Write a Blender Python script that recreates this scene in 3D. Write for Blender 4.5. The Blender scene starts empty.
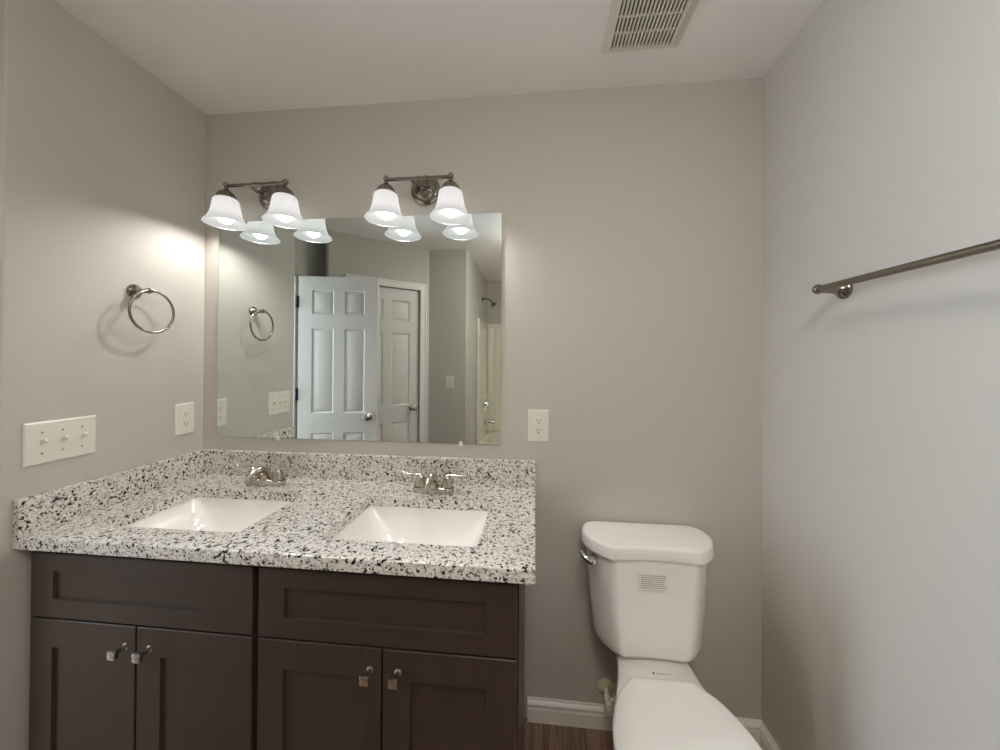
import bpy, bmesh, math, random
from mathutils import Vector, Matrix
C = bpy.context.scene
COL = C.collection
PI = math.pi

# ------------------------------------------------------------------ camera
CX, CY, CZ = 1.4182, -1.4146, 1.3954
YAW, PIT, ROL, FPX, SY = 0.0999, 0.0056, 0.0062, 360.65, -17.93
cy_, sy_ = math.cos(YAW), math.sin(YAW)
r_ = Vector((cy_, sy_, 0)); f_ = Vector((-sy_, cy_, 0)); u_ = Vector((0, 0, 1))
f2 = f_*math.cos(PIT) + u_*math.sin(PIT); u2 = -f_*math.sin(PIT) + u_*math.cos(PIT)
r3 = r_*math.cos(ROL) + u2*math.sin(ROL); u3 = -r_*math.sin(ROL) + u2*math.cos(ROL)
cam = bpy.data.cameras.new('camera'); co = bpy.data.objects.new('camera', cam); COL.objects.link(co)
m = Matrix((r3, u3, -f2)).transposed().to_4x4(); m.translation = (CX, CY, CZ)
co.matrix_world = m
cam.sensor_width = 36; cam.lens = FPX/1000*36; cam.shift_y = SY/1000; cam.clip_start = 0.02
C.camera = co

# ------------------------------------------------------------------ world, light, exposure
w = bpy.data.worlds.new('world'); C.world = w; w.use_nodes = True
w.node_tree.nodes['Background'].inputs[0].default_value = (.55, .75, 1, 1)
w.node_tree.nodes['Background'].inputs[1].default_value = 0.1
C.view_settings.view_transform = 'Standard'; C.view_settings.look = 'None'
C.view_settings.exposure = 3.36; C.view_settings.gamma = 1; C.view_settings.use_curve_mapping = False
C.cycles.use_denoising = True
C.cycles.max_bounces = 14; C.cycles.diffuse_bounces = 8; C.cycles.glossy_bounces = 6
C.cycles.sample_clamp_indirect = 8
C.cycles.caustics_reflective = False
BULB_L = 15.0        # radiance of each frosted bulb
SHADE_L = 0.054        # the white glass itself glows a little all round
# daylight of the bedroom beyond the open door (a window out of sight on the left)
dl = bpy.data.lights.new('bedroom_daylight', 'AREA'); dl.shape = 'RECTANGLE'; dl.size = 1.3; dl.size_y = .94
dl.energy = 12; dl.color = (.68, .83, 1)
dlo = bpy.data.objects.new('bedroom_daylight', dl); COL.objects.link(dlo)
dlo.location = (-1.95, -0.90, 1.45); dlo.rotation_euler = (0, -PI/2, 0)

# ------------------------------------------------------------------ materials
def srgb(r, g, b):
    f = lambda c: (c/255/12.92) if c/255 <= .04045 else ((c/255+.055)/1.055)**2.4
    return (f(r), f(g), f(b), 1)
def mat(name, col, rough=.5, metal=0, spec=.5, bump=0, bscale=200, coat=0):
    mt = bpy.data.materials.new(name); mt.use_nodes = True
    nt = mt.node_tree; b = nt.nodes['Principled BSDF']
    b.inputs['Base Color'].default_value = col; b.inputs['Roughness'].default_value = rough
    b.inputs['Metallic'].default_value = metal; b.inputs['Specular IOR Level'].default_value = spec
    b.inputs['Coat Weight'].default_value = coat
    if bump:
        tc = nt.nodes.new('ShaderNodeTexCoord'); n = nt.nodes.new('ShaderNodeTexNoise'); bp = nt.nodes.new('ShaderNodeBump')
        n.inputs['Scale'].default_value = bscale; n.inputs['Detail'].default_value = 3
        bp.inputs['Strength'].default_value = bump; bp.inputs['Distance'].default_value = .001
        nt.links.new(tc.outputs['Object'], n.inputs['Vector']); nt.links.new(n.outputs['Fac'], bp.inputs['Height'])
        nt.links.new(bp.outputs['Normal'], b.inputs['Normal'])
    return mt
M = {}
M['wall'] = mat('wall_paint', srgb(197, 192.5, 184), .55, spec=.35, bump=.12, bscale=260)
M['ceiling'] = mat('ceiling_paint', srgb(246, 242, 239), .8, spec=.2, bump=.15, bscale=180)
M['white_trim'] = mat('white_trim_paint', srgb(238, 234, 227), .35)
M['door_paint'] = mat('white_door_paint', srgb(226, 221, 215), .4, bump=.06, bscale=120)
M['plate'] = mat('white_plastic', srgb(232, 227, 216), .3)
M['toggle'] = mat('ivory_plastic', srgb(231, 227, 214), .3)
M['china'] = mat('white_vitreous_china', srgb(247, 244, 240), .1, coat=.4)
M['seat'] = mat('white_seat_plastic', srgb(249, 246, 242), .18)
M['nickel'] = mat('brushed_nickel', srgb(200, 193, 180), .2, metal=1)
M['dark_nickel'] = mat('satin_nickel', srgb(146, 139, 130), .15, metal=1)
M['knob_metal'] = mat('knob_nickel', srgb(196, 190, 178), .25, metal=1)
M['chrome'] = mat('chrome', srgb(225, 225, 225), .06, metal=1)
M['black'] = mat('black_void', srgb(14, 13, 12), .6)
M['vent_dark'] = mat('vent_housing_dark', srgb(26, 24, 22), .8)
M['vent'] = mat('vent_plastic', srgb(224, 218, 204), .45)
M['fiberglass'] = mat('tub_fibreglass', srgb(232, 228, 214), .15)
M['beige'] = mat('almond_plastic', srgb(205, 196, 165), .4)
M['beige_white'] = mat('off_white_plastic', srgb(232, 227, 210), .4)
M['clip'] = mat('clear_clip', srgb(225, 225, 220), .15)
M['ink'] = mat('grey_ink', srgb(150, 147, 142), .7)
M['paper'] = mat('white_sticker', srgb(240, 237, 231), .5)
M['steel_hose'] = mat('braided_steel', srgb(170, 168, 162), .35, metal=1, bump=.8, bscale=700)
M['hinge'] = mat('dark_hinge', srgb(70, 66, 62), .35, metal=1)

def brushed_bar():
    mt = mat('brushed_bar_nickel', srgb(140, 133, 123), .2, metal=1); nt = mt.node_tree; b = nt.nodes['Principled BSDF']
    b.inputs['Anisotropic'].default_value = .9; b.inputs['Anisotropic Rotation'].default_value = .25
    tg = nt.nodes.new('ShaderNodeTangent'); tg.direction_type = 'RADIAL'; tg.axis = 'Y'
    nt.links.new(tg.outputs[0], b.inputs['Tangent']); return mt
M['bar'] = brushed_bar()
def mirror_mat():
    mt = mat('silvered_glass', (.80, .86, .835, 1), .0, metal=1)
    return mt
M['mirror'] = mirror_mat()
M['glass_edge'] = mat('mirror_polished_edge', srgb(190, 205, 196), .1, coat=.5)

def granite_mat():
    mt = bpy.data.materials.new('speckled_granite'); mt.use_nodes = True; nt = mt.node_tree; L = nt.links.new
    b = nt.nodes['Principled BSDF']; b.inputs['Roughness'].default_value = .16
    tc = nt.nodes.new('ShaderNodeTexCoord')
    nz = nt.nodes.new('ShaderNodeTexNoise'); nz.inputs['Scale'].default_value = 90; nz.inputs['Detail'].default_value = 4
    L(tc.outputs['Object'], nz.inputs['Vector'])
    sub = nt.nodes.new('ShaderNodeVectorMath'); sub.operation = 'SUBTRACT'; sub.inputs[1].default_value = (.5, .5, .5)
    L(nz.outputs['Color'], sub.inputs[0])
    mad = nt.nodes.new('ShaderNodeVectorMath'); mad.operation = 'MULTIPLY_ADD'; mad.inputs[1].default_value = (.012, .012, .012)
    L(sub.outputs[0], mad.inputs[0]); L(tc.outputs['Object'], mad.inputs[2])
    def cells(scale):
        v = nt.nodes.new('ShaderNodeTexVoronoi'); v.inputs['Scale'].default_value = scale
        L(mad.outputs[0], v.inputs['Vector'])
        s = nt.nodes.new('ShaderNodeSeparateColor'); L(v.outputs['Color'], s.inputs[0])
        return s
    def ramp(src, stops):
        r = nt.nodes.new('ShaderNodeValToRGB'); r.color_ramp.interpolation = 'CONSTANT'
        e = r.color_ramp.elements
        while len(e) < len(stops): e.new(.5)
        for el, (p, c) in zip(e, stops): el.position = p; el.color = c
        L(src, r.inputs[0]); return r
    small = cells(240)
    base = ramp(small.outputs[0], [(0, srgb(226, 222, 214)), (.34, srgb(212, 206, 198)), (.56, srgb(236, 233, 228)),
                                   (.70, srgb(184, 178, 170)), (.80, srgb(206, 196, 186)), (.865, srgb(134, 130, 127)), (.94, srgb(74, 72, 70)), (.972, srgb(30, 30, 31))])
    big = cells(135)
    mask = ramp(big.outputs[1], [(0, (0, 0, 0, 1)), (.91, (1, 1, 1, 1))])
    dark = ramp(big.outputs[2], [(0, srgb(24, 24, 26)), (.5, srgb(70, 68, 67)), (.78, srgb(128, 124, 120))])
    mx = nt.nodes.new('ShaderNodeMix'); mx.data_type = 'RGBA'
    L(mask.outputs[0], mx.inputs[0]); L(base.outputs[0], mx.inputs[6]); L(dark.outputs[0], mx.inputs[7])
    L(mx.outputs[2], b.inputs['Base Color'])
    return mt
M['granite'] = granite_mat()

def wood_stain(name, c1, c2, axis, rough=.3):
    mt = bpy.data.materials.new(name); mt.use_nodes = True; nt = mt.node_tree; L = nt.links.new
    b = nt.nodes['Principled BSDF']; b.inputs['Roughness'].default_value = rough
    tc = nt.nodes.new('ShaderNodeTexCoord'); mp = nt.nodes.new('ShaderNodeMapping')
    mp.inputs['Scale'].default_value = {'x': (1, 12, 12), 'z': (12, 12, 1)}[axis]
    nz = nt.nodes.new('ShaderNodeTexNoise'); nz.inputs['Scale'].default_value = 4; nz.inputs['Detail'].default_value = 6
    r = nt.nodes.new('ShaderNodeValToRGB'); r.color_ramp.elements[0].color = c1; r.color_ramp.elements[1].color = c2
    r.color_ramp.elements[0].position = .3; r.color_ramp.elements[1].position = .7
    L(tc.outputs['Object'], mp.inputs[0]); L(mp.outputs[0], nz.inputs['Vector']); L(nz.outputs['Fac'], r.inputs[0]); L(r.outputs[0], b.inputs['Base Color'])
    return mt
M['espresso'] = wood_stain('espresso_stain', srgb(58, 46, 37), srgb(64, 51, 42), 'z', .36)
M['espresso_h'] = wood_stain('espresso_stain_horizontal', srgb(58, 46, 37), srgb(64, 51, 42), 'x', .36)

def plank_mat():
    mt = bpy.data.materials.new('brown_vinyl_planks'); mt.use_nodes = True; nt = mt.node_tree; L = nt.links.new
    b = nt.nodes['Principled BSDF']; b.inputs['Roughness'].default_value = .4
    tc = nt.nodes.new('ShaderNodeTexCoord')
    mp = nt.nodes.new('ShaderNodeMapping'); mp.inputs['Rotation'].default_value = (0, 0, PI/2)
    mp.inputs['Location'].default_value = (.3, .045, 0)
    br = nt.nodes.new('ShaderNodeTexBrick'); br.inputs['Scale'].default_value = 1
    br.inputs['Brick Width'].default_value = 1.2; br.inputs['Row Height'].default_value = .15; br.inputs['Mortar Size'].default_value = .0015
    br.inputs['Color1'].default_value = srgb(152, 124, 104); br.inputs['Color2'].default_value = srgb(124, 97, 80); br.inputs['Mortar'].default_value = srgb(36, 26, 21)
    L(tc.outputs['Object'], mp.inputs[0]); L(mp.outputs[0], br.inputs['Vector'])
    m2 = nt.nodes.new('ShaderNodeMapping'); m2.inputs['Scale'].default_value = (45, 4, 1)
    nz = nt.nodes.new('ShaderNodeTexNoise'); nz.inputs['Scale'].default_value = 1.5; nz.inputs['Detail'].default_value = 8
    L(tc.outputs['Object'], m2.inputs[0]); L(m2.outputs[0], nz.inputs['Vector'])
    r = nt.nodes.new('ShaderNodeValToRGB'); r.color_ramp.elements[0].color = (.45, .45, .45, 1); r.color_ramp.elements[1].color = (1.25, 1.2, 1.15, 1)
    r.color_ramp.elements[0].position = .3; r.color_ramp.elements[1].position = .7
    L(nz.outputs['Fac'], r.inputs[0])
    mx = nt.nodes.new('ShaderNodeMix'); mx.data_type = 'RGBA'; mx.blend_type = 'MULTIPLY'; mx.inputs[0].default_value = 1
    L(br.outputs['Color'], mx.inputs[6]); L(r.outputs[0], mx.inputs[7]); L(mx.outputs[2], b.inputs['Base Color'])
    return mt
M['planks'] = plank_mat()

def shade_mat():
    mt = bpy.data.materials.new('white_frosted_glass'); mt.use_nodes = True; nt = mt.node_tree; L = nt.links.new
    nt.nodes.remove(nt.nodes['Principled BSDF']); out = nt.nodes['Material Output']
    tr = nt.nodes.new('ShaderNodeBsdfTranslucent'); tr.inputs[0].default_value = (.013, .013, .013, 1)
    df = nt.nodes.new('ShaderNodeBsdfDiffuse'); df.inputs[0].default_value = (.013, .013, .013, 1)
    gl = nt.nodes.new('ShaderNodeBsdfGlossy'); gl.inputs['Roughness'].default_value = .2
    em = nt.nodes.new('ShaderNodeEmission'); em.inputs[0].default_value = (1, .985, .96, 1); em.inputs[1].default_value = SHADE_L
    m1 = nt.nodes.new('ShaderNodeMixShader'); m1.inputs[0].default_value = .55; L(tr.outputs[0], m1.inputs[1]); L(df.outputs[0], m1.inputs[2])
    m2 = nt.nodes.new('ShaderNodeMixShader'); m2.inputs[0].default_value = .05; L(m1.outputs[0], m2.inputs[1]); L(gl.outputs[0], m2.inputs[2])
    ad = nt.nodes.new('ShaderNodeAddShader'); L(m2.outputs[0], ad.inputs[0]); L(em.outputs[0], ad.inputs[1])
    L(ad.outputs[0], out.inputs[0]); return mt
M['shade'] = shade_mat()
def emit_mat(name, col, s):
    mt = bpy.data.materials.new(name); mt.use_nodes = True; nt = mt.node_tree
    nt.nodes.remove(nt.nodes['Principled BSDF'])
    em = nt.nodes.new('ShaderNodeEmission'); em.inputs[0].default_value = col; em.inputs[1].default_value = s
    nt.links.new(em.outputs[0], nt.nodes['Material Output'].inputs[0]); return mt
M['fill_glow'] = emit_mat('fill_light_glow', (1, .97, .93, 1), 3.9)  # glow of the added fill light that brightens the room
M['bulb'] = emit_mat('lit_bulb', (1, .968, .932, 1), BULB_L)

# ------------------------------------------------------------------ mesh helpers
class MB:
    def __init__(s): s.bm = bmesh.new()
    def _merge(s, b2, mtx=None):
        if mtx is not None: bmesh.ops.transform(b2, matrix=mtx, verts=b2.verts)
        me = bpy.data.meshes.new('t'); b2.to_mesh(me); b2.free(); s.bm.from_mesh(me); bpy.data.meshes.remove(me); return s
    def box(s, x0, x1, y0, y1, z0, z1, bev=0, seg=2, mtx=None):
        b = bmesh.new(); bmesh.ops.create_cube(b, size=1)
        for v in b.verts:
            v.co = ((x0+x1)/2 + v.co.x*(x1-x0), (y0+y1)/2 + v.co.y*(y1-y0), (z0+z1)/2 + v.co.z*(z1-z0))
        if bev: bmesh.ops.bevel(b, geom=list(b.edges), offset=bev, segments=seg, profile=.5, affect='EDGES')
        return s._merge(b, mtx)
    def loft(s, rings, cap0=True, cap1=True, closed=True, mtx=None):
        b = bmesh.new(); vs = [[b.verts.new(p) for p in r] for r in rings]; n = len(rings[0])
        for a, c in zip(vs, vs[1:]):
            for i in range(n if closed else n-1):
                j = (i+1) % n
                b.faces.new((a[i], a[j], c[j], c[i]))
        if cap0: b.faces.new(list(reversed(vs[0])))
        if cap1: b.faces.new(vs[-1])
        bmesh.ops.recalc_face_normals(b, faces=b.faces)
        return s._merge(b, mtx)
    def lathe(s, prof, seg=32, mtx=None, cap0=True, cap1=True):
        # prof: (r, z) along z
        rings = [[(max(r, 1e-5)*math.cos(2*PI*i/seg), max(r, 1e-5)*math.sin(2*PI*i/seg), z) for i in range(seg)] for r, z in prof]
        return s.loft(rings, cap0, cap1, mtx=mtx)
    def tube(s, pts, rad, seg=14, closed=False, mtx=None, flat=None):
        pts = [Vector(p) for p in pts]; n = len(pts); rads = rad if isinstance(rad, (list, tuple)) else [rad]*n
        rings = []; prev = None
        for i, p in enumerate(pts):
            if closed: t = pts[(i+1) % n] - pts[i-1]
            else: t = pts[min(i+1, n-1)] - pts[max(i-1, 0)]
            t.normalize()
            if prev is None:
                up = Vector((0, 0, 1)) if abs(t.z) < .9 else Vector((1, 0, 0)); a = t.cross(up).normalized()
            else:
                a = (prev - t*prev.dot(t)).normalized()
            prev = a; bb = a.cross(t).normalized()
            ra = rads[i]; ra, rb = ra if isinstance(ra, tuple) else (ra, ra)
            rings.append([tuple(p + a*ra*math.cos(2*PI*k/seg) + bb*rb*math.sin(2*PI*k/seg)) for k in range(seg)])
        if closed:
            rings.append(rings[0]); s.loft(rings, False, False, mtx=mtx); bmesh.ops.remove_doubles(s.bm, verts=s.bm.verts, dist=1e-6); return s
        return s.loft(rings, True, True, mtx=mtx)
    def sphere(s, c, r, sc=(1, 1, 1), seg=20):
        b = bmesh.new(); bmesh.ops.create_uvsphere(b, u_segments=seg, v_segments=seg//2+2, radius=r)
        return s._merge(b, Matrix.Translation(c) @ Matrix.Diagonal((*sc, 1)))
    def prism(s, poly, z0, z1, mtx=None, bev=0):
        b = bmesh.new(); vs = [b.verts.new((x, y, z0)) for x, y in poly]; f = b.faces.new(vs)
        r = bmesh.ops.extrude_face_region(b, geom=[f])
        for v in r['geom']:
            if isinstance(v, bmesh.types.BMVert): v.co.z = z1
        bmesh.ops.recalc_face_normals(b, faces=b.faces)
        if bev: bmesh.ops.bevel(b, geom=list(b.edges), offset=bev, segments=2, profile=.5, affect='EDGES')
        return s._merge(b, mtx)
    def done(s, name, m, parent=None, loc=None, smooth=40):
        me = bpy.data.meshes.new(name); s.bm.to_mesh(me); s.bm.free()
        if isinstance(m, str): m = M[m]
        me.materials.append(m)
        if smooth is not None:
            for p in me.polygons: p.use_smooth = True
            me.set_sharp_from_angle(angle=math.radians(smooth))
        o = bpy.data.objects.new(name, me); COL.objects.link(o)
        if parent: o.parent = parent
        if loc: o.location = loc
        return o
def tag(o, label, cat, group=None):
    o['label'] = label; o['category'] = cat
    if group: o['group'] = group
    return o
def thing(name, label, cat, loc=(0, 0, 0), rz=0, group=None):
    o = bpy.data.objects.new(name, None); COL.objects.link(o); o.empty_display_size = .05
    o.location = loc; o.rotation_euler = (0, 0, rz); return tag(o, label, cat, group)
def struct(o): o['kind'] = 'structure'; return o
def copy_tree(o, parent=None):
    c = o.copy(); COL.objects.link(c)
    if parent: c.parent = parent
    for ch in [k for k in bpy.data.objects if k.parent == o]: copy_tree(ch, c)
    return c
def dup(o, loc, label, rz=None):
    c = copy_tree(o); c.location = loc; c['label'] = label
    if rz is not None: c.rotation_euler = (0, 0, rz)
    return c
def rrect(cx, cy, hx, hy, r, n=5):
    out = []
    for sx, sy, a0 in ((1, 1, 0), (-1, 1, PI/2), (-1, -1, PI), (1, -1, 1.5*PI)):
        for k in range(n+1):
            a = a0 + k/n*PI/2
            out.append((cx + sx*(hx-r) + r*math.cos(a), cy + sy*(hy-r) + r*math.sin(a)))
    return out
RX = Matrix.Rotation(PI/2, 4, 'X')      # local z -> -y  (out of the back wall, towards the viewer)
RYP = Matrix.Rotation(PI/2, 4, 'Y')     # local z -> +x
def T(x, y, z): return Matrix.Translation((x, y, z))

# ------------------------------------------------------------------ the room
W, H, XL, YF = 2.2455, 2.44, -0.45, -3.37
YE = -0.592                              # front end of the left wall beside the vanity
def S(name, b, m, smooth=None): return struct(b.done(name, m, smooth=smooth))
S('floor', MB().box(-2.1, W+.12, YF-.12, .12, -.08, 0), 'planks')
S('ceiling', MB().box(-2.1, W+.12, YF-.12, .12, H, H+.1), 'ceiling')
S('wall_back', MB().box(-.12, W+.12, 0, .12, 0, H), 'wall')
S('wall_right', MB().box(W, W+.12, YF-.12, 0, 0, H), 'wall')
S('wall_left', MB().box(-.12, 0, YE, 0, 0, H, .004), 'wall')
S('wall_left_return', MB().box(XL-.12, -.12, YE, YE+.12, 0, H), 'wall')
# wall with the doorway: header over the opening and the piece beyond it
DY0, DY1, DZ = -.74, -1.24, 2.045  # opening narrowed at the near jamb so daylight misses the left wall's end
o = MB().box(XL-.12, XL, DY0, YE, 0, H).box(XL-.12, XL, DY1, DY0, DZ, H).box(XL-.12, XL, -1.72, DY1, 0, H)
S('wall_left_doorway', o, 'wall')
# angled wall with the closet door, wall with the switch, alcove walls
A0, A1 = Vector((-.276, -1.391)), Vector((.39, -1.985))
ad = (A1-A0).normalized(); an = Vector((ad.y, -ad.x))       # an points away from the viewer's room?
if an.y > 0: an = -an                                        # into the wall
def slab(p, q, nrm, t, z0, z1, b=None):
    b = b or MB(); p, q = Vector(p), Vector(q)
    return b.prism([tuple(p), tuple(q), tuple(q+nrm*t), tuple(p+nrm*t)], z0, z1)
LA = (A1-A0).length
c0, c1 = .185, .80                                           # opening along the angled wall
def ap(s): return A0 + ad*s
o = slab(A0, ap(c0), an, .12, 0, H); slab(ap(c1), A1, an, .12, 0, H, o); slab(ap(c0), ap(c1), an, .12, 2.04, H, o)
S('wall_angled', o, 'wall')
S('wall_far_left', MB().box(XL-.12, A0.x+.02, -1.84, -1.72, 0, H), 'wall')
S('wall_switch', MB().box(.39, .752, -2.105, -1.985, 0, H, .003), 'wall')
S('wall_alcove', MB().box(.632, .752, YF, -2.105, 0, H), 'wall')
S('wall_far', MB().box(.632, W, YF-.12, YF, 0, H), 'wall')
# hall / bedroom beyond the open door, with its window
o = MB().box(-2.1, -2.0, -2.6, .12, 0, .75).box(-2.1, -2.0, -2.6, .12, 2.15, H).box(-2.1, -2.0, -2.6, -1.45, .75, 2.15).box(-2.1, -2.0, -.35, .12, .75, 2.15)
S('wall_bedroom', o, 'wall')
S('wall_bedroom_back', MB().box(-2.0, -.12, 0, .12, 0, H), 'wall')
S('wall_bedroom_front', MB().box(-2.0, XL-.12, -2.6, -2.5, 0, H), 'wall')
S('wall_closet_side', MB().box(XL-.12, XL, YF, -1.84, 0, H), 'wall')
wf = S('window_1', MB().box(-2.09, -2.03, -1.45, -1.39, .75, 2.15).box(-2.09, -2.03, -.41, -.35, .75, 2.15).box(-2.09, -2.03, -1.39, -.41, .75, .81)
       .box(-2.09, -2.03, -1.39, -.41, 2.09, 2.15).box(-2.08, -2.04, -1.39, -.41, 1.43, 1.47), 'white_trim')

# baseboards (profiled)
BB = [(0, 0), (.015, 0), (.015, .050), (.0125, .054), (.0125, .060), (.015, .064), (.015, .068), (.010, .075), (.006, .078), (.005, .084), (0, .084)]
def base_run(name, p, q, nrm):
    p, q = Vector(p), Vector(q)
    r0 = [(p.x+nrm[0]*d, p.y+nrm[1]*d, z) for d, z in BB]; r1 = [(q.x+nrm[0]*d, q.y+nrm[1]*d, z) for d, z in BB]
    return struct(MB().loft([r0, r1]).done(name, 'white_trim', smooth=25))
base_run('baseboard_back', (1.392, 0), (W, 0), (0, -1))
base_run('baseboard_right', (W, -.014), (W, -2.58), (-1, 0))
base_run('baseboard_switch', (.39, -1.985), (.752, -1.985), (0, 1))
base_run('baseboard_alcove', (.752, -1.985), (.752, -2.58), (1, 0))

# ------------------------------------------------------------------ six panel doors seen in the mirror
def door_leaf(name, width, panels_x, mirror_knob, label_loc, rz):
    Hh = 2.02; t = .035
    zs = [(.16, .80), (.955, 1.615), (1.725, 1.915)] if True else None
    b = bmesh.new()
    # front & back faces with stepped panels
    def face_set(yf, sgn):
        xs = [0]
        for a, c in panels_x: xs += [a, c]
        xs.append(width); zz = [0]
        for a, c in zs: zz += [a, c]
        zz.append(Hh)
        for i in range(len(xs)-1):
            for j in range(len(zz)-1):
                x0, x1, z0, z1 = xs[i], xs[i+1], zz[j], zz[j+1]
                def q(ax, bx, az, bz, y0, cx0, cx1, cz0, cz1, y1):
                    A = [(ax, y0, az), (bx, y0, az), (bx, y0, bz), (ax, y0, bz)]; B = [(cx0, y1, cz0), (cx1, y1, cz0), (cx1, y1, cz1), (cx0, y1, cz1)]
                    va = [b.verts.new(p) for p in A]; vb = [b.verts.new(p) for p in B]
                    for k in range(4):
                        l = (k+1) % 4; b.faces.new((va[k], va[l], vb[l], vb[k]))
                if i % 2 == 1 and j % 2 == 1:
                    d1, d2 = .010, .032
                    yi = yf - sgn*.009
                    q(x0, x1, z0, z1, yf, x0+d1, x1-d1, z0+d1, z1-d1, yi)
                    yo = yf - sgn*.002
                    q(x0+d1, x1-d1, z0+d1, z1-d1, yi, x0+d2, x1-d2, z0+d2, z1-d2, yo)
                    b.faces.new([b.verts.new(p) for p in ((x0+d2, yo, z0+d2), (x1-d2, yo, z0+d2), (x1-d2, yo, z1-d2), (x0+d2, yo, z1-d2))])
                else:
                    b.faces.new([b.verts.new(p) for p in ((x0, yf, z0), (x1, yf, z0), (x1, yf, z1), (x0, yf, z1))])
    face_set(t/2, 1); face_set(-t/2, -1)
    for A in (((0, -1), (0, 1)), ((width, -1), (width, 1))):
        x = A[0][0]; b.faces.new([b.verts.new(p) for p in ((x, -t/2, 0), (x, t/2, 0), (x, t/2, Hh), (x, -t/2, Hh))])
    for z in (0, Hh): b.faces.new([b.verts.new(p) for p in ((0, -t/2, z), (width, -t/2, z), (width, t/2, z), (0, t/2, z))])
    bmesh.ops.remove_doubles(b, verts=b.verts, dist=1e-5); bmesh.ops.recalc_face_normals(b, faces=b.faces)
    mb = MB(); mb._merge(b)
    d = struct(mb.done(name, 'door_paint', smooth=20)); d.location = label_loc; d.rotation_euler = (0, 0, rz)
    for sg in (1, -1):
        mt = T(mirror_knob, sg*t/2, .925) @ Matrix.Rotation(-sg*PI/2, 4, 'X')
        k = MB().lathe([(.032, 0), (.032, .004), (.028, .008), (.012, .010), (.010, .026), (.016, .032), (.026, .040), (.029, .050), (.026, .060), (.016, .066), (0, .067)], 24, mtx=mt)
        k.done('door_knob', 'nickel', d)
    return d
HX, HY = -.425, -1.245
dw = .60; drz = math.atan2(-1.36-HY, .157-HX)
d1 = door_leaf('door_1', dw, [(.10, .265), (.345, .50)], dw-.062, (HX, HY, .012), drz)
for z in (.25, 1.10, 1.82):
    MB().box(-.022, .004, .010, .022, z-.045, z+.045, .001).lathe([(.007, z-.046), (.007, z+.046)], 12, mtx=T(-.012, .022, 0)).done('hinge', 'hinge', d1)
cdw = c1-c0
mid = ap(c0)
d2 = door_leaf('door_2', cdw-.008, [(.095, .265), (.345, .515)], cdw-.07, (ap(c0+.004).x+an.x*.035, ap(c0+.004).y+an.y*.035, .012), math.atan2(ad.y, ad.x))
# casings: door 2 on the angled wall, doorway on the left
def cas(b, s0, s1, z0, z1, t=.016, prj=-1):
    p, q = ap(s0), ap(s1); return slab(p, q, -an, t, z0, z1, b)
o = MB(); cw = .062
cas(o, c0-cw, c0, 0, 2.04+cw); cas(o, c1, c1+cw, 0, 2.04+cw); cas(o, c0, c1, 2.04, 2.04+cw)
cas(o, c0-cw, c0-cw+.015, 0, 2.04+cw, .022); cas(o, c1+cw-.015, c1+cw, 0, 2.04+cw, .022); cas(o, c0-cw, c1+cw, 2.04+cw-.015, 2.04+cw, .022)
S('trim_1', o, 'white_trim', 20)
o = MB().box(XL-.125, XL+.004, DY0-.02, DY0, 0, DZ).box(XL-.125, XL+.004, DY1, DY1+.02, 0, DZ).box(XL-.125, XL+.004, DY1, DY0, DZ-.02, DZ)
S('trim_2', o, 'white_trim', 20)

# ------------------------------------------------------------------ vanity: two cabinet units
CF = -.545                                # face of the doors
def shaker(name, x0, x1, z0, z1, fx, fz0, fz1, parent, m):
    t = .020; y0, y1 = CF, CF+t; pd = .007; mt = M[m]
    b = bmesh.new()
    O = [(x0, z0), (x1, z0), (x1, z1), (x0, z1)]; I = [(x0+fx, z0+fz0), (x1-fx, z0+fz0), (x1-fx, z1-fz1), (x0+fx, z1-fz1)]
    I2 = [(x0+fx+.002, z0+fz0+.003), (x1-fx-.002, z0+fz0+.003), (x1-fx-.002, z1-fz1-.002), (x0+fx+.002, z1-fz1-.002)]
    e = .0015
    Oe = [(x0+e, z0+e), (x1-e, z0+e), (x1-e, z1-e), (x0+e, z1-e)]
    rings = [[(x, y1, z) for x, z in O], [(x, y0+e, z) for x, z in O], [(x, y0, z) for x, z in Oe], [(x, y0, z) for x, z in I], [(x, y0+pd, z) for x, z in I2]]
    return MB().loft(rings).done(name, mt, parent, smooth=None)
def knob(x, z, parent, door):
    mt = T(x, CF, z)
    b = MB().lathe([(.009, 0), (.009, .002), (.0055, .004), (.0048, .012), (.0055, .022), (.008, .026)], 16, mtx=mt @ RX)
    b.box(-.0115, .0115, -.036, -.025, -.0115, .0115, .002, mtx=mt)
    k = b.done('knob', 'knob_metal', door); return k
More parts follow.
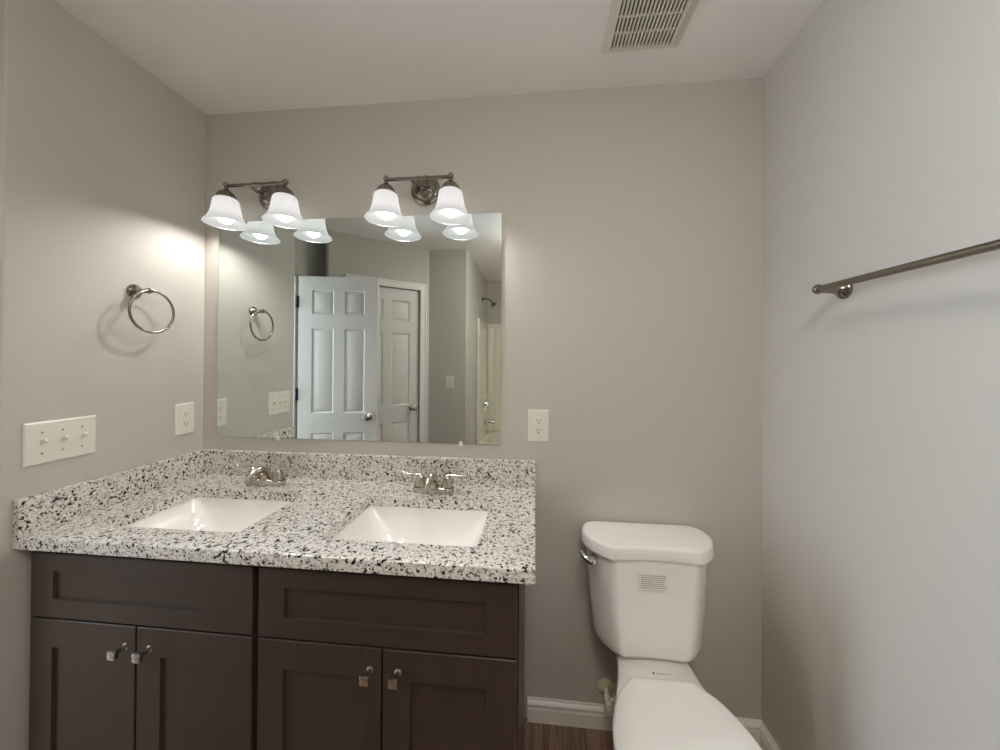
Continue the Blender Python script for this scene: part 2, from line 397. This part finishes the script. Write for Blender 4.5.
def cabinet(x0, x1, fx0, fx1, split, label, extra=0):
    t = thing('vanity_cabinet', label, 'cabinet', (0, 0, 0), group=None)
    b = MB().box(x0, x0+.018, CF+.02, -.004, .10, .864).box(x1-.018, x1, CF+.02, -.004, .10, .864).box(x0+.018, x1-.018, -.012, -.004, .10, .864)
    b.box(x0+.018, x1-.018, CF+.04, -.012, .10, .118)
    b.done('carcass', 'espresso', t, smooth=None)
    # face frame behind the fronts
    f = MB().box(x0, x0+.04, CF+.0205, CF+.04, .10, .864).box(x1-.04, x1, CF+.0205, CF+.04, .10, .864)
    f.box(x0+.04, x1-.04, CF+.0205, CF+.04, .828, .864).box(x0+.04, x1-.04, CF+.0205, CF+.04, .65, .70).box(x0+.04, x1-.04, CF+.0205, CF+.04, .10, .14)
    f.done('face_frame', 'espresso', t, smooth=None)
    MB().box(x0, x1, CF+.09, CF+.105, 0, .10).box(x0, x0+.018, CF+.105, -.004, 0, .10).box(x1-.018, x1, CF+.105, -.004, 0, .10).done('toe_kick', 'espresso_h', t, smooth=None)
    shaker('drawer_front', fx0, fx1, .6755, .852, .071, .050, .048, t, 'espresso_h')
    for a, c, kx in ((fx0, split-.0025, split-.030), (split+.0025, fx1, split+.046-.004)):
        d = shaker('door', a, c, .105, .6705, .070, .072, .076, t, 'espresso')
        knob(kx, .618, t, d)
    return t
cabinet(.022, .698, .026, .690, .3545, 'dark brown wood vanity cabinet unit under the left sink, against the left wall')
cabinet(.700, 1.3795, .7065, 1.374, 1.0402, 'dark brown wood vanity cabinet unit under the right sink, nearer the toilet')

# ------------------------------------------------------------------ granite worktop
ZC, CD, CL, CT = .902, .566, 1.419, .0325
SINKS = [((.1505+.586)/2, -.326), (1.0485, -.3275)]
SHX, SHY = .2185, .150
ct = thing('countertop', 'black-flecked pale granite countertop with splashes on the brown vanity cabinets', 'countertop')
b = bmesh.new()
def loop(pts):
    vs = [b.verts.new((x, y, ZC)) for x, y in pts]; return [b.edges.new((vs[i], vs[(i+1) % len(vs)])) for i in range(len(vs))]
outer = [(0.0005, -.0005), (CL, -.0005), (CL, -CD+.008), (CL-.0025, -CD+.0025), (CL-.008, -CD), (.0005, -CD)]
es = loop(outer)
oe = set(es)
for cx, cy in SINKS: es += loop(rrect(cx, cy, SHX, SHY, .016))
g = bmesh.ops.triangle_fill(b, use_beauty=True, use_dissolve=False, edges=es)
fs = [f for f in b.faces]
ext = bmesh.ops.extrude_face_region(b, geom=fs)
vs2 = [v for v in ext['geom'] if isinstance(v, bmesh.types.BMVert)]
for v in vs2: v.co.z -= CT
bmesh.ops.recalc_face_normals(b, faces=b.faces)
edges = [e for e in b.edges if all(abs(v.co.z-ZC) < 1e-6 and (abs(v.co.y+CD) < 1e-3 or abs(v.co.x-CL) < .0101) for v in e.verts) and len(e.link_faces) == 2
         and abs(e.link_faces[0].normal.dot(e.link_faces[1].normal)) < .5]
bmesh.ops.bevel(b, geom=edges, offset=.003, segments=2, profile=.5, affect='EDGES')
mb = MB(); mb._merge(b); mb.done('slab', 'granite', ct, smooth=30)
MB().box(.0005, CL, -.020, -.0005, ZC, ZC+.10, .0015).done('backsplash', 'granite', ct, smooth=None)
MB().box(.0005, .020, -CD, -.0203, ZC, ZC+.10, .0015).done('side_splash', 'granite', ct, smooth=None)

# ------------------------------------------------------------------ undermount sinks
def make_sink(loc, label):
    t = thing('sink', label, 'sink', loc)
    top = -CT - .0005
    prof = [(0, 0, top, .020), (.003, .003, top-.006, .022), (.014, .008, top-.026, .030), (.034, .016, top-.055, .044), (.060, .028, top-.082, .062),
            (.090, .046, top-.102, .078), (.120, .070, top-.113, .078), (.155, .100, top-.119, .048), (.190, .130, top-.122, .020)]
    rings = [[(x, y, z) for x, y in rrect(0, 0, SHX+.004-ix, SHY+.004-iy, r, 9)] for ix, iy, z, r in prof]
    # outside shell: flange and underside
    out = [(-.022, -.022, top, .03), (-.022, -.022, top-.014, .03), (-.006, -.006, top-.018, .024), (.030, .012, top-.075, .03), (.10, .055, top-.128, .045), (.185, .12, top-.136, .02)]
    orings = [[(x, y, z) for x, y in rrect(0, 0, SHX+.004-ix, SHY+.004-iy, r, 9)] for ix, iy, z, r in out]
    MB().loft(list(reversed(orings)) + rings, True, True).done('basin', 'china', t, smooth=50)
    MB().lathe([(.030, top-.1215), (.030, top-.1190), (.024, top-.1185), (.022, top-.1212)], 24).lathe([(.017, top-.120), (.017, top-.116), (.010, top-.113), (0, top-.1125)], 20).done('drain', 'nickel', t)
    return t
sk = make_sink((SINKS[0][0], SINKS[0][1], ZC), 'white rectangular undermount sink basin nearer the left wall')
dup(sk, (SINKS[1][0], SINKS[1][1], ZC), 'white rectangular undermount sink basin at the right end of the countertop')

# ------------------------------------------------------------------ faucets
def make_faucet(loc, label):
    t = thing('faucet', label, 'faucet', loc, group=None)
    pl = rrect(0, 0, .077, .026, .024, 8)
    rings = [[(x*s, y*s2, z) for x, y in pl] for s, s2, z in ((1, 1, 0), (1, 1, .012), (.985, .97, .018), (.94, .88, .021))]
    MB().loft(rings).done('base_plate', 'nickel', t, smooth=50)
    # low arched spout, broad at the root and flattening to the tip
    pts = [(0, .004, .012), (0, .002, .022), (0, -.003, .037), (0, -.012, .052), (0, -.027, .062), (0, -.046, .064), (0, -.065, .059), (0, -.080, .050), (0, -.088, .043)]
    rd = [(.037, .020), (.030, .019), (.0235, .016), (.0195, .0135), (.0175, .012), (.0165, .011), (.0155, .0105), (.0145, .0098), (.0135, .0085)]
    sp = MB().tube(pts, rd, 20)
    sp.done('spout', 'nickel', t, smooth=60)
    MB().lathe([(.0022, 0), (.0022, .026), (.006, .029), (.0068, .034), (.005, .038), (0, .039)], 14, mtx=T(0, .016, .020)).done('lift_rod', 'nickel', t)
    for s in (-1, 1):
        x = s*.051
        h = MB().lathe([(.0225, 0), (.0215, .003), (.0195, .012), (.0175, .022), (.0155, .032), (.0125, .040), (.006, .0435), (0, .044)], 22, mtx=T(x, 0, .020))
        lv = [(x - s*.006, 0, .054), (x + s*.006, 0, .0635), (x + s*.022, -.001, .0645), (x + s*.042, -.003, .064), (x + s*.056, -.005, .067), (x + s*.068, -.006, .074)]
        h.tube(lv, [(.012, .009), (.0115, .0055), (.0095, .0042), (.0085, .0038), (.0078, .0034), (.005, .0026)], 12)
        h.done('handle', 'nickel', t, smooth=60)
        MB().lathe([(.0245, 0), (.0245, .0025), (.0225, .0035)], 22, mtx=T(x, 0, .0185)).done('handle_collar', 'hinge', t)
    return t
fa = make_faucet((.372, -.102, ZC), 'brushed nickel two-handle faucet behind the left sink')
dup(fa, (1.043, -.104, ZC), 'brushed nickel two-handle faucet behind the right sink')

# ------------------------------------------------------------------ mirror
MX0, MX1, MZ0, MZ1 = .0683, 1.2816, 1.0585, 1.9724
mi = thing('wall_mirror', 'large frameless rectangular mirror on the wall above the vanity', 'mirror', ((MX0+MX1)/2, 0, MZ0))
hw = (MX1-MX0)/2; hh = MZ1-MZ0
e = .002
rings = [[(-hw, -.0005, 0), (hw, -.0005, 0), (hw, -.0005, hh), (-hw, -.0005, hh)], [(-hw, -.0058, 0), (hw, -.0058, 0), (hw, -.0058, hh), (-hw, -.0058, hh)],
         ]
MB().loft(rings, True, True).done('polished_edge', 'glass_edge', mi, smooth=None)
rings = [[(-hw+i, y, i), (hw-i, y, i), (hw-i, y, hh-i), (-hw+i, y, hh-i)] for i, y in ((.0004, -.0059), (.0012, -.0066))]
MB().loft(rings, True, True).done('glass', 'mirror', mi, smooth=None)
for cx in (.347, 1.1226):
    MB().box(cx-(MX0+MX1)/2-.008, cx-(MX0+MX1)/2+.008, -.010, 0, -.008, -.0005, .001).box(cx-(MX0+MX1)/2-.008, cx-(MX0+MX1)/2+.008, -.010, -.0072, -.0005, .010, .001).done('clip', 'clip', mi)

# ------------------------------------------------------------------ vanity lights
def make_light(x, label):
    t = thing('vanity_light', label, 'light fixture', (x, 0, 2.07))
    y = -.097; hb = .1255; zb = .009
    # stepped round backplate
    MB().lathe([(.060, .0005), (.060, .008), (.054, .014), (.048, .016), (.045, .026), (.036, .034), (.018, .038), (.016, .046), (.010, .050), (0, .051)], 36, mtx=T(0, 0, .006) @ RX).done('backplate', 'dark_nickel', t)
    # two curved arms from the plate up to the bar
    for s in (-1, 1):
        MB().tube([(s*.022, -.030, 0), (s*.026, -.060, .000), (s*.030, -.090, zb+.002), (s*.034, y, zb)], .0062, 12).done('arm', 'dark_nickel', t)
    bb = MB().tube([(-hb, y, zb), (hb, y, zb)], .0068, 16)
    bb.lathe([(.0085, -.006), (.0092, 0), (.0085, .006)], 16, mtx=T(0, y, zb) @ RYP)
    bb.done('bar', 'dark_nickel', t)
    for s in (-1, 1):
        mt = T(s*hb, y, 0)
        MB().sphere((s*hb, y, zb+.004), .0115).done('finial', 'dark_nickel', t)
        # dome socket holder
        MB().lathe([(.006, .006), (.008, -.006), (.011, -.010), (.021, -.015), (.030, -.024), (.035, -.035), (.037, -.045), (.0375, -.050), (.034, -.051)], 28, mtx=mt, cap0=True, cap1=True).done('socket_cup', 'dark_nickel', t)
        sh = MB().lathe([(.029, -.042), (.037, -.043), (.0425, -.048), (.0455, -.058), (.0475, -.072), (.050, -.088), (.0535, -.104), (.060, -.120), (.069, -.133), (.0755, -.1395), (.0765, -.1425), (.075, -.1445), (.0725, -.1435)], 48, mtx=mt, cap0=False, cap1=False)
        sh.done('glass_shade', 'shade', t, smooth=70)
        MB().lathe([(.013, -.054), (.013, -.070), (.018, -.080), (.0255, -.092), (.0290, -.108), (.0270, -.122), (.0195, -.134), (.009, -.1405), (0, -.142)], 24, mtx=mt).done('light_bulb', 'bulb', t)
    return t
la = make_light(.311, 'nickel two-shade wall light above the left side of the mirror')
dup(la, (.972, 0, 2.066), 'nickel two-shade wall light above the right side of the mirror')

# ------------------------------------------------------------------ wall plates
def plate_mesh(hw_, hz, t=.006):
    o = [(-hw_, -hz), (hw_, -hz), (hw_, hz), (-hw_, hz)]; i = [(x*(1-.004/abs(x)), z*(1-.004/abs(z))) for x, z in o]
    return MB().loft([[(x, -.0004, z) for x, z in o], [(x, -t+.003, z) for x, z in o], [(x, -t, z) for x, z in i]])
def screw(b, x, z, y=-.006): return b.lathe([(.0032, 0), (.003, .0008), (.0012, .001)], 12, mtx=T(x, y, z) @ RX)
def receptacle_slots(zc, y):
    b = MB().box(-.0075, -.0055, y-.0004, y+.001, zc-.001, zc+.007).box(.0055, .0072, y-.0004, y+.001, zc, zc+.0065)
    b.lathe([(.0026, 0), (.0026, .0012)], 12, mtx=T(0, y+.0008, zc-.0065) @ RX); return b
def make_outlet(loc, label, rz, gfci):
    t = thing('outlet', label, 'outlet', loc, rz)
    plate_mesh(.0398, .0623).done('cover_plate', 'plate', t, smooth=None)
    if gfci:
        MB().box(-.0168, .0168, -.0082, -.005, -.0335, .0335, .001).done('receptacle_body', 'toggle', t, smooth=None)
        MB().box(-.0055, .0055, -.0095, -.0078, -.0045, -.0006, .0006).box(-.0055, .0055, -.0095, -.0078, .0006, .0045, .0006).done('test_button', 'plate', t, smooth=None)
        zs = (.0185, -.0185); yy = -.0083
    else:
        yy = -.0078; zs = (.0195, -.0195)
        for z in zs:
            MB().lathe([(.0172, 0), (.0172, .0022), (.0165, .003)], 28, mtx=T(0, -.005, z) @ RX @ Matrix.Diagonal((1, .84, 1, 1))).done('receptacle', 'toggle', t)
    for z in zs: receptacle_slots(z, yy).done('slots', 'black', t, smooth=None)
    b = MB()
    if gfci: screw(b, 0, .048); b.done('screw', 'plate', t); b = MB(); screw(b, 0, -.048)
    else: screw(b, 0, 0)
    b.done('screw', 'plate', t)
    return t
make_outlet((1.4287, 0, 1.1368), 'white electrical outlet on the back wall right of the mirror', 0, True)
make_outlet((0, -.0858, 1.1458), 'white electrical outlet on the left wall near the mirror corner', PI/2, False)
def toggle_parts(t, x, up, name='toggle'):
    MB().box(x-.0052, x+.0052, -.0066, -.005, -.012, .012).done('toggle_slot', 'toggle', t, smooth=None)
    a = math.radians(28 if up else -28)
    MB().loft([[(x+sx*.0042, 0, sz*.0058) for sx, sz in ((-1, -1), (1, -1), (1, 1), (-1, 1))], [(x+sx*.0036, -.020, sz*.0036) for sx, sz in ((-1, -1), (1, -1), (1, 1), (-1, 1))]],
              mtx=T(0, -.004, 0) @ Matrix.Rotation(-a, 4, 'X')).done(name, 'toggle', t, smooth=None)
    b = MB(); screw(b, x, .030); b.done('screw', 'ink', t); b = MB(); screw(b, x, -.030); b.done('screw', 'ink', t)
sw = thing('light_switch', 'white triple toggle switch plate on the left wall above the splash', 'switch', (0, -.4668, 1.1462), PI/2)
plate_mesh(.0832, .0608, .0065).done('cover_plate', 'plate', sw, smooth=None)
for k in (-1, 0, 1): toggle_parts(sw, k*.046, True)
sw2 = thing('light_switch', 'white single switch plate on the far grey wall seen in the mirror', 'switch', (.597, -1.985, 1.173), PI)
plate_mesh(.037, .058).done('cover_plate', 'plate', sw2, smooth=None)
toggle_parts(sw2, 0, True)

# ------------------------------------------------------------------ towel ring (left wall)
tr = thing('towel_ring', 'round nickel towel ring hanging on the left wall', 'towel ring', (0, -.275, 1.628))
MB().lathe([(.024, .0005), (.024, .006), (.022, .009), (.019, .011), (.012, .020), (.0085, .034), (.008, .048), (.010, .054), (.0105, .062), (.008, .070), (.004, .073), (0, .0735)], 28, mtx=RYP).done('post', 'dark_nickel', tr)
R = .074
ring = [(.062, .011 + R*math.sin(2*PI*k/64), -.072 + R*math.cos(2*PI*k/64)) for k in range(64)]
MB().tube(ring, .0043, 14, closed=True).done('ring', 'dark_nickel', tr)

# ------------------------------------------------------------------ towel bar (right wall)
tb = thing('towel_bar', 'brushed nickel towel bar on the right wall', 'towel bar', (W, -.356, 1.588))
LBAR = -.62
bx = -.068
MB().tube([(0, -.003, 0), (0, LBAR*.5, 0), (0, LBAR+.003, 0)], .0086, 28).done('bar', 'bar', tb, loc=(bx, 0, .002))
for yy in (0, LBAR):
    MB().lathe([(.025, .0005), (.025, .006), (.022, .010), (.017, .014), (.011, .026), (.0088, .045), (.0088, .062), (.0105, .068)], 28, mtx=T(0, yy, 0) @ Matrix.Rotation(-PI/2, 4, 'Y')).done('post', 'dark_nickel', tb)
    sg = 1 if yy == 0 else -1
    MB().lathe([(.009, -.006), (.0125, -.003), (.0135, .002), (.012, .008), (.007, .0125), (0, .014)], 20, mtx=T(bx, yy-sg*.003, .002) @ Matrix.Rotation(-sg*PI/2, 4, 'X')).done('end_cap', 'dark_nickel', tb)

# ------------------------------------------------------------------ ceiling fan grille
vx0, vx1, vy0, vy1 = 1.632, 1.880, -.170, -.426
VB = (-.247, .055)
vt = thing('ceiling_vent', 'white slatted exhaust fan grille on the ceiling', 'vent', ((vx0+vx1)/2, (vy0+vy1)/2, H))
hx, hy = (vx1-vx0)/2, (vy0-vy1)/2
def rr(h1, h2, z): return [(-h1, -h2, z), (h1, -h2, z), (h1, h2, z), (-h1, h2, z)]
ins = .027; insy = .0215; dp = .013
MB().loft([rr(hx, hy, -.0005), rr(hx, hy, -.004), rr(hx-ins+.004, hy-insy, -dp), rr(hx-ins, hy-insy-.001, -dp), rr(hx-ins, hy-insy-.001, -.003)], False, False).done('frame', 'vent', vt, smooth=None)
MB().box(-hx+ins-.001, hx-ins+.001, -hy+insy, hy-insy, -.003, -.0005).done('housing', 'vent_dark', vt, smooth=None)
b = MB(); n = 17; gx0, gx1 = -hx+ins, hx-ins; pitch = (gx1-gx0)/n
for k in range(n):
    xc = gx0 + (k+.70)*pitch; b.box(xc-pitch*.27, xc+pitch*.27, -hy+insy, hy-insy, -dp+.0005, -.0055)
b.done('slats', 'vent', vt, smooth=None)
b = MB()
for k in range(4): yy = VB[0] - (vy0+vy1)/2 - k*VB[1]; b.box(gx0, gx1, yy-.002, yy+.002, -dp+.001, -.006)
b.done('cross_bars', 'vent', vt, smooth=None)

# ------------------------------------------------------------------ toilet
TX = 1.806
to = thing('toilet', 'white two-piece toilet with closed lid beside the vanity', 'toilet', (TX, 0, 0))
def smooth_loop(pts, n=4):
    # closed Catmull-Rom through pts
    out = []; L_ = len(pts)
    for i in range(L_):
        p0, p1, p2, p3 = (Vector(pts[(i+k-1) % L_]) for k in range(4))
        for k in range(n):
            t = k/n
            q = .5*((2*p1) + (p2-p0)*t + (2*p0-5*p1+4*p2-p3)*t*t + (3*p1-p0-3*p2+p3)*t**3)
            out.append((q.x, q.y))
    return out
def tank_plan(hw_, yb, yf, fc, cc):
    # half plan, mirrored: flat back, rounded sides, facetted front corners, slightly hollow front
    D_ = yb - yf
    half = [(hw_*.55, yb), (hw_*.80, yb-.001), (hw_*.93, yb-.018), (hw_, yb-.33*D_), (hw_*.985, yb-.52*D_), (hw_*.90, yb-.73*D_), (hw_*.76, yb-.90*D_), (fc+.012, yf+.006), (fc, yf+.0005), (fc-.012, yf), (fc*.5, yf+cc*.75)]
    pts = half + [(0, yf+cc)] + [(-x, y) for x, y in reversed(half)] + [(0, yb)]
    return smooth_loop(pts, 3)
def ring_at(pl, z): return [(x, y, z) for x, y in pl]
tk = [ring_at(tank_plan(*a), z) for *a, z in (
    (.150, -.035, -.178, .085, .004, .418), (.166, -.028, -.196, .098, .005, .424), (.176, -.024, -.206, .106, .006, .438), (.180, -.022, -.209, .110, .007, .46),
    (.190, -.021, -.204, .118, .008, .56), (.200, -.020, -.199, .125, .009, .68), (.204, -.020, -.197, .128, .009, .748))]
MB().loft(tk).done('tank', 'china', to, smooth=40)
ld = [ring_at(tank_plan(*a), z) for *a, z in ((.213, -.016, -.204, .133, .010, .7455), (.2215, -.012, -.211, .138, .011, .7472), (.2215, -.012, -.211, .138, .011, .758), (.2195, -.012, -.207, .136, .011, .776), (.2175, -.013, -.205, .135, .011, .7815), (.213, -.016, -.201, .132, .011, .7845), (.207, -.020, -.195, .128, .010, .7853), (.10, -.07, -.13, .06, .003, .786))]
MB().loft(ld).done('tank_lid', 'china', to, smooth=50)
# flush lever on the left cheek of the tank
fl = MB(); nrm = Matrix.Rotation(math.radians(-52), 4, 'Z')
mt = T(-.1905, -.158, .715) @ Matrix.Rotation(math.radians(-38), 4, 'Z') @ RX
fl.lathe([(.0155, -.006), (.0155, .006), (.013, .013), (.010, .018), (0, .020)], 20, mtx=mt)
fl.tube([(-.196, -.176, .714), (-.206, -.170, .717), (-.219, -.150, .722), (-.226, -.132, .727)], [(.010, .010), (.0115, .010), (.012, .008), (.010, .007)], 14)
fl.done('flush_lever', 'chrome', to)
# rating sticker with printed lines
st = MB().box(-.044, .044, -.0006, 0, -.0265, .0265)
SX, SYY, SZ = 1.8015-TX, -.2000, .6775
sto = st.done('sticker', 'paper', to, loc=(SX, SYY, SZ), smooth=None)
random.seed(4)
b = MB()
for k in range(7):
    z = .0195 - k*.0064; x = -.040; end = (.036, .036, .034, .032, .030, .040, .040)[k]
    while x < end:
        wd = random.uniform(.004, .011); b.box(x, min(x+wd, end), -.0009, -.0005, z-.0011, z+.0011); x += wd+.0018
b.done('printed_lines', 'ink', sto, smooth=None)
# bowl: lofted from the floor to the rim, elongated
def egg(hw_, yb, yf, ym, n=40, pw=2.2, bw=.6):
    pts = []
    for k in range(n):
        a = 2*PI*k/n; c, s = math.cos(a), math.sin(a)
        x = hw_*math.copysign(abs(c)**(2/pw), c)
        if s >= 0:
            y = ym + (yb-ym)*math.copysign(abs(s)**(2/pw), s)
            x *= 1-(1-bw)*(abs(s)**1.6)
        else: y = ym + (ym-yf)*math.copysign(abs(s)**(2/2.0), s); x = hw_*math.copysign(abs(c)**(2/2.0), c)
        pts.append((x, y))
    return pts
bw = [ring_at(egg(*a), z) for *a, z in (
    (.118, -.12, -.56, -.34, 0), (.120, -.12, -.565, -.34, .012), (.112, -.125, -.555, -.34, .05), (.105, -.13, -.55, -.35, .11), (.110, -.125, -.575, -.37, .18),
    (.135, -.105, -.640, -.42, .26), (.160, -.10, -.690, -.45, .315))]
# deck that carries the tank
def deck(w0, w1, w2, w3, y0, y3): return [(-w0, y0), (w0, y0), (w1, -.13), (w1+.004, -.175), (w2, -.245), (w3, y3), (-w3, y3), (-w2, -.245), (-w1-.004, -.175), (-w1, -.13)]
dz = lambda y: .4175 if y > -.14 else (.411 if y > -.2 else .397)
dk = [ring_at(deck(.09, .09, .10, .10, -.07, -.31), .25), ring_at(deck(.104, .106, .124, .150, -.05, -.33), .34)]
dk.append([(x, y, dz(y)-.007) for x, y in deck(.106, .108, .128, .155, -.046, -.33)])
dk.append([(x, y, dz(y)) for x, y in deck(.100, .102, .122, .148, -.052, -.325)])
MB().loft(dk).done('deck', 'china', to, smooth=50)
mk = MB().lathe([(.0042, 0), (.0042, .001)], 14, mtx=T(-.012, -.222, .4025))
x = -.002
for wd in (.005, .004, .006, .004, .005, .006, .004):
    mk.box(x, x+wd, -.2235, -.2215, .4025, .4032); x += wd+.0014
mk.done('maker_mark', 'ink', to, smooth=None)
def lid_plan(g, yb):
    half = [(.078, yb), (.094, yb-.006), (.110, yb-.024), (.138, -.315), (.160, -.360), (.177, -.410), (.185, -.460), (.186, -.510), (.178, -.570), (.157, -.630), (.122, -.680), (.076, -.712), (.030, -.723)]
    pts = [(x*g, y if y > -.3 else -.47 + (y+.47)*g) for x, y in half]
    return smooth_loop(pts + [(-x, y) for x, y in reversed(pts)], 3)
rim = [ring_at(lid_plan(g, yb), z) for g, yb, z in ((.72, -.22, .25), (.90, -.215, .315), (.975, -.21, .355), (.99, -.205, .380), (.985, -.207, .388), (.97, -.21, .391))]
MB().loft(rim).done('rim', 'china', to, smooth=50)
MB().loft(bw).done('bowl', 'china', to, smooth=50)
se = [ring_at(lid_plan(g, yb), z) for g, yb, z in ((.96, -.272, .3925), (.98, -.270, .396), (.98, -.270, .404), (.965, -.272, .4075))]
MB().loft(se).done('seat', 'seat', to, smooth=50)
se = [ring_at(lid_plan(g, yb), z) for g, yb, z in ((.975, -.266, .4085), (1, -.262, .411), (1, -.262, .4185), (.985, -.265, .4225), (.95, -.272, .4245), (.7, -.285, .4265))]
MB().loft(se).done('seat_lid', 'seat', to, smooth=50)

# ------------------------------------------------------------------ supply stop
sv = thing('supply_valve', 'water shutoff valve with round almond escutcheon low on the wall behind the toilet', 'valve', (1.686, 0, .151))
MB().lathe([(.031, .0005), (.031, .002), (.028, .006), (.016, .010), (.011, .012)], 28, mtx=RX).done('escutcheon', 'beige', sv)
MB().lathe([(.008, .010), (.008, .040), (.0125, .042), (.0125, .066), (.009, .068), (.007, .082)], 18, mtx=RX).tube([(0, -.054, 0), (.018, -.054, 0), (.026, -.054, .006), (.028, -.054, .020)], .0075, 14).done('valve_body', 'beige_white', sv)
MB().lathe([(.008, .080), (.0165, .083), (.0175, .090), (.0155, .096), (.004, .097), (.0035, .0985), (0, .0985)], 20, mtx=RX @ Matrix.Diagonal((.78, 1.15, 1, 1))).done('handle', 'beige_white', sv)
MB().tube([(.028, -.054, .016), (.034, -.056, .07), (.030, -.07, .14), (.010, -.085, .20), (-.004, -.09, .245), (-.006, -.092, .275)], .0055, 12).done('supply_hose', 'steel_hose', sv)

# ------------------------------------------------------------------ tub alcove seen in the mirror
ty0, ty1, tx0, tx1 = -2.605, YF+.001, .753, W-.001
tub = thing('bathtub', 'cream bathtub with surround walls in the alcove seen in the mirror', 'bathtub', (0, 0, 0))
cx, cyy = (tx0+tx1)/2, (ty0+ty1)/2; hx, hy = (tx1-tx0)/2, (ty0-ty1)/2
def rr2(i, z, r): return [(x, y, z) for x, y in rrect(cx, cyy, hx-i, hy-i, r, 5)]
MB().loft([rr2(0, 0, .004), rr2(0, .43, .004), rr2(.004, .44, .006), rr2(.065, .442, .06), rr2(.085, .42, .09), rr2(.13, .12, .11), rr2(.18, .09, .12)]).done('tub', 'fiberglass', tub, smooth=40)
sb = MB().box(tx0, tx0+.03, ty1+.03, ty0, .442, 1.857, .006).box(tx0, tx1, ty1, ty1+.03, .442, 1.857, .006).box(tx1-.03, tx1, ty1+.03, ty0, .442, 1.857, .006)
sb.done('surround', 'fiberglass', tub, smooth=None)
MB().box(tx0+.03, tx0+.12, ty1+.03, ty1+.12, .442, 1.80, .03, 3).done('corner_column', 'fiberglass', tub)
RYX = T(tx0+.03, -2.99, 0) @ RYP
MB().lathe([(.035, .03), (.033, .036), (.010, .038)], 20, mtx=T(tx0+.03, -2.99, .55) @ RYP @ T(0, 0, -.030)).done('overflow_plate', 'chrome', tub)
v = thing('shower_valve', 'chrome shower valve handle on the tub surround seen in the mirror', 'shower valve', (tx0+.0305, -2.99, .845))
MB().lathe([(.075, 0), (.073, .006), (.03, .012), (.026, .04), (.02, .05), (0, .052)], 28, mtx=RYP).done('trim_plate', 'chrome', v)
MB().tube([(.045, 0, 0), (.05, .02, -.03), (.052, .035, -.075)], [.013, .010, .007], 12).done('lever', 'chrome', v)
v = thing('tub_spout', 'chrome tub spout below the shower valve seen in the mirror', 'tub spout', (tx0+.0305, -2.99, .625))
MB().tube([(0, 0, 0), (.06, 0, 0), (.11, 0, -.004), (.135, 0, -.016)], [.030, .028, .026, .022], 18).done('spout', 'chrome', v)
MB().lathe([(.005, 0), (.005, .014), (.008, .017), (.008, .022)], 12, mtx=T(.105, 0, .022)).done('diverter', 'chrome', v)
v = thing('shower', 'chrome shower head on a bent arm high in the tub alcove', 'shower head', (.7525, -2.99, 2.13))
MB().lathe([(.03, 0), (.028, .006), (.012, .010)], 20, mtx=RYP).tube([(0, 0, 0), (.06, 0, .008), (.10, 0, -.010), (.125, 0, -.038)], .0105, 14).done('shower_arm', 'dark_nickel', v)
MB().lathe([(.012, 0), (.016, .012), (.038, .040), (.040, .052), (.034, .054)], 24, mtx=T(.122, 0, -.034) @ Matrix.Rotation(math.radians(145), 4, 'Y')).done('spray_head', 'dark_nickel', v)

# ------------------------------------------------------------------ added fill light, unseen behind the viewer, shaped as a ceiling bowl
cl = thing('fill_light', 'added fill light shaped as a round ceiling bowl behind the viewer', 'light fixture', (1.55, -1.62, H))
MB().lathe([(.075, -.0005), (.075, -.012), (.06, -.022), (.012, -.026), (.011, -.085), (.03, -.09), (.03, -.098), (0, -.099)], 32).done('fill_canopy', 'nickel', cl)
MB().lathe([(.15, -.095), (.155, -.10), (.15, -.125), (.125, -.16), (.08, -.185), (.03, -.196), (0, -.197)], 40, cap0=True).done('fill_bowl', 'fill_glow', cl)
MB().lathe([(.010, -.1965), (.011, -.205), (.006, -.215), (0, -.217)], 16).done('finial', 'nickel', cl)
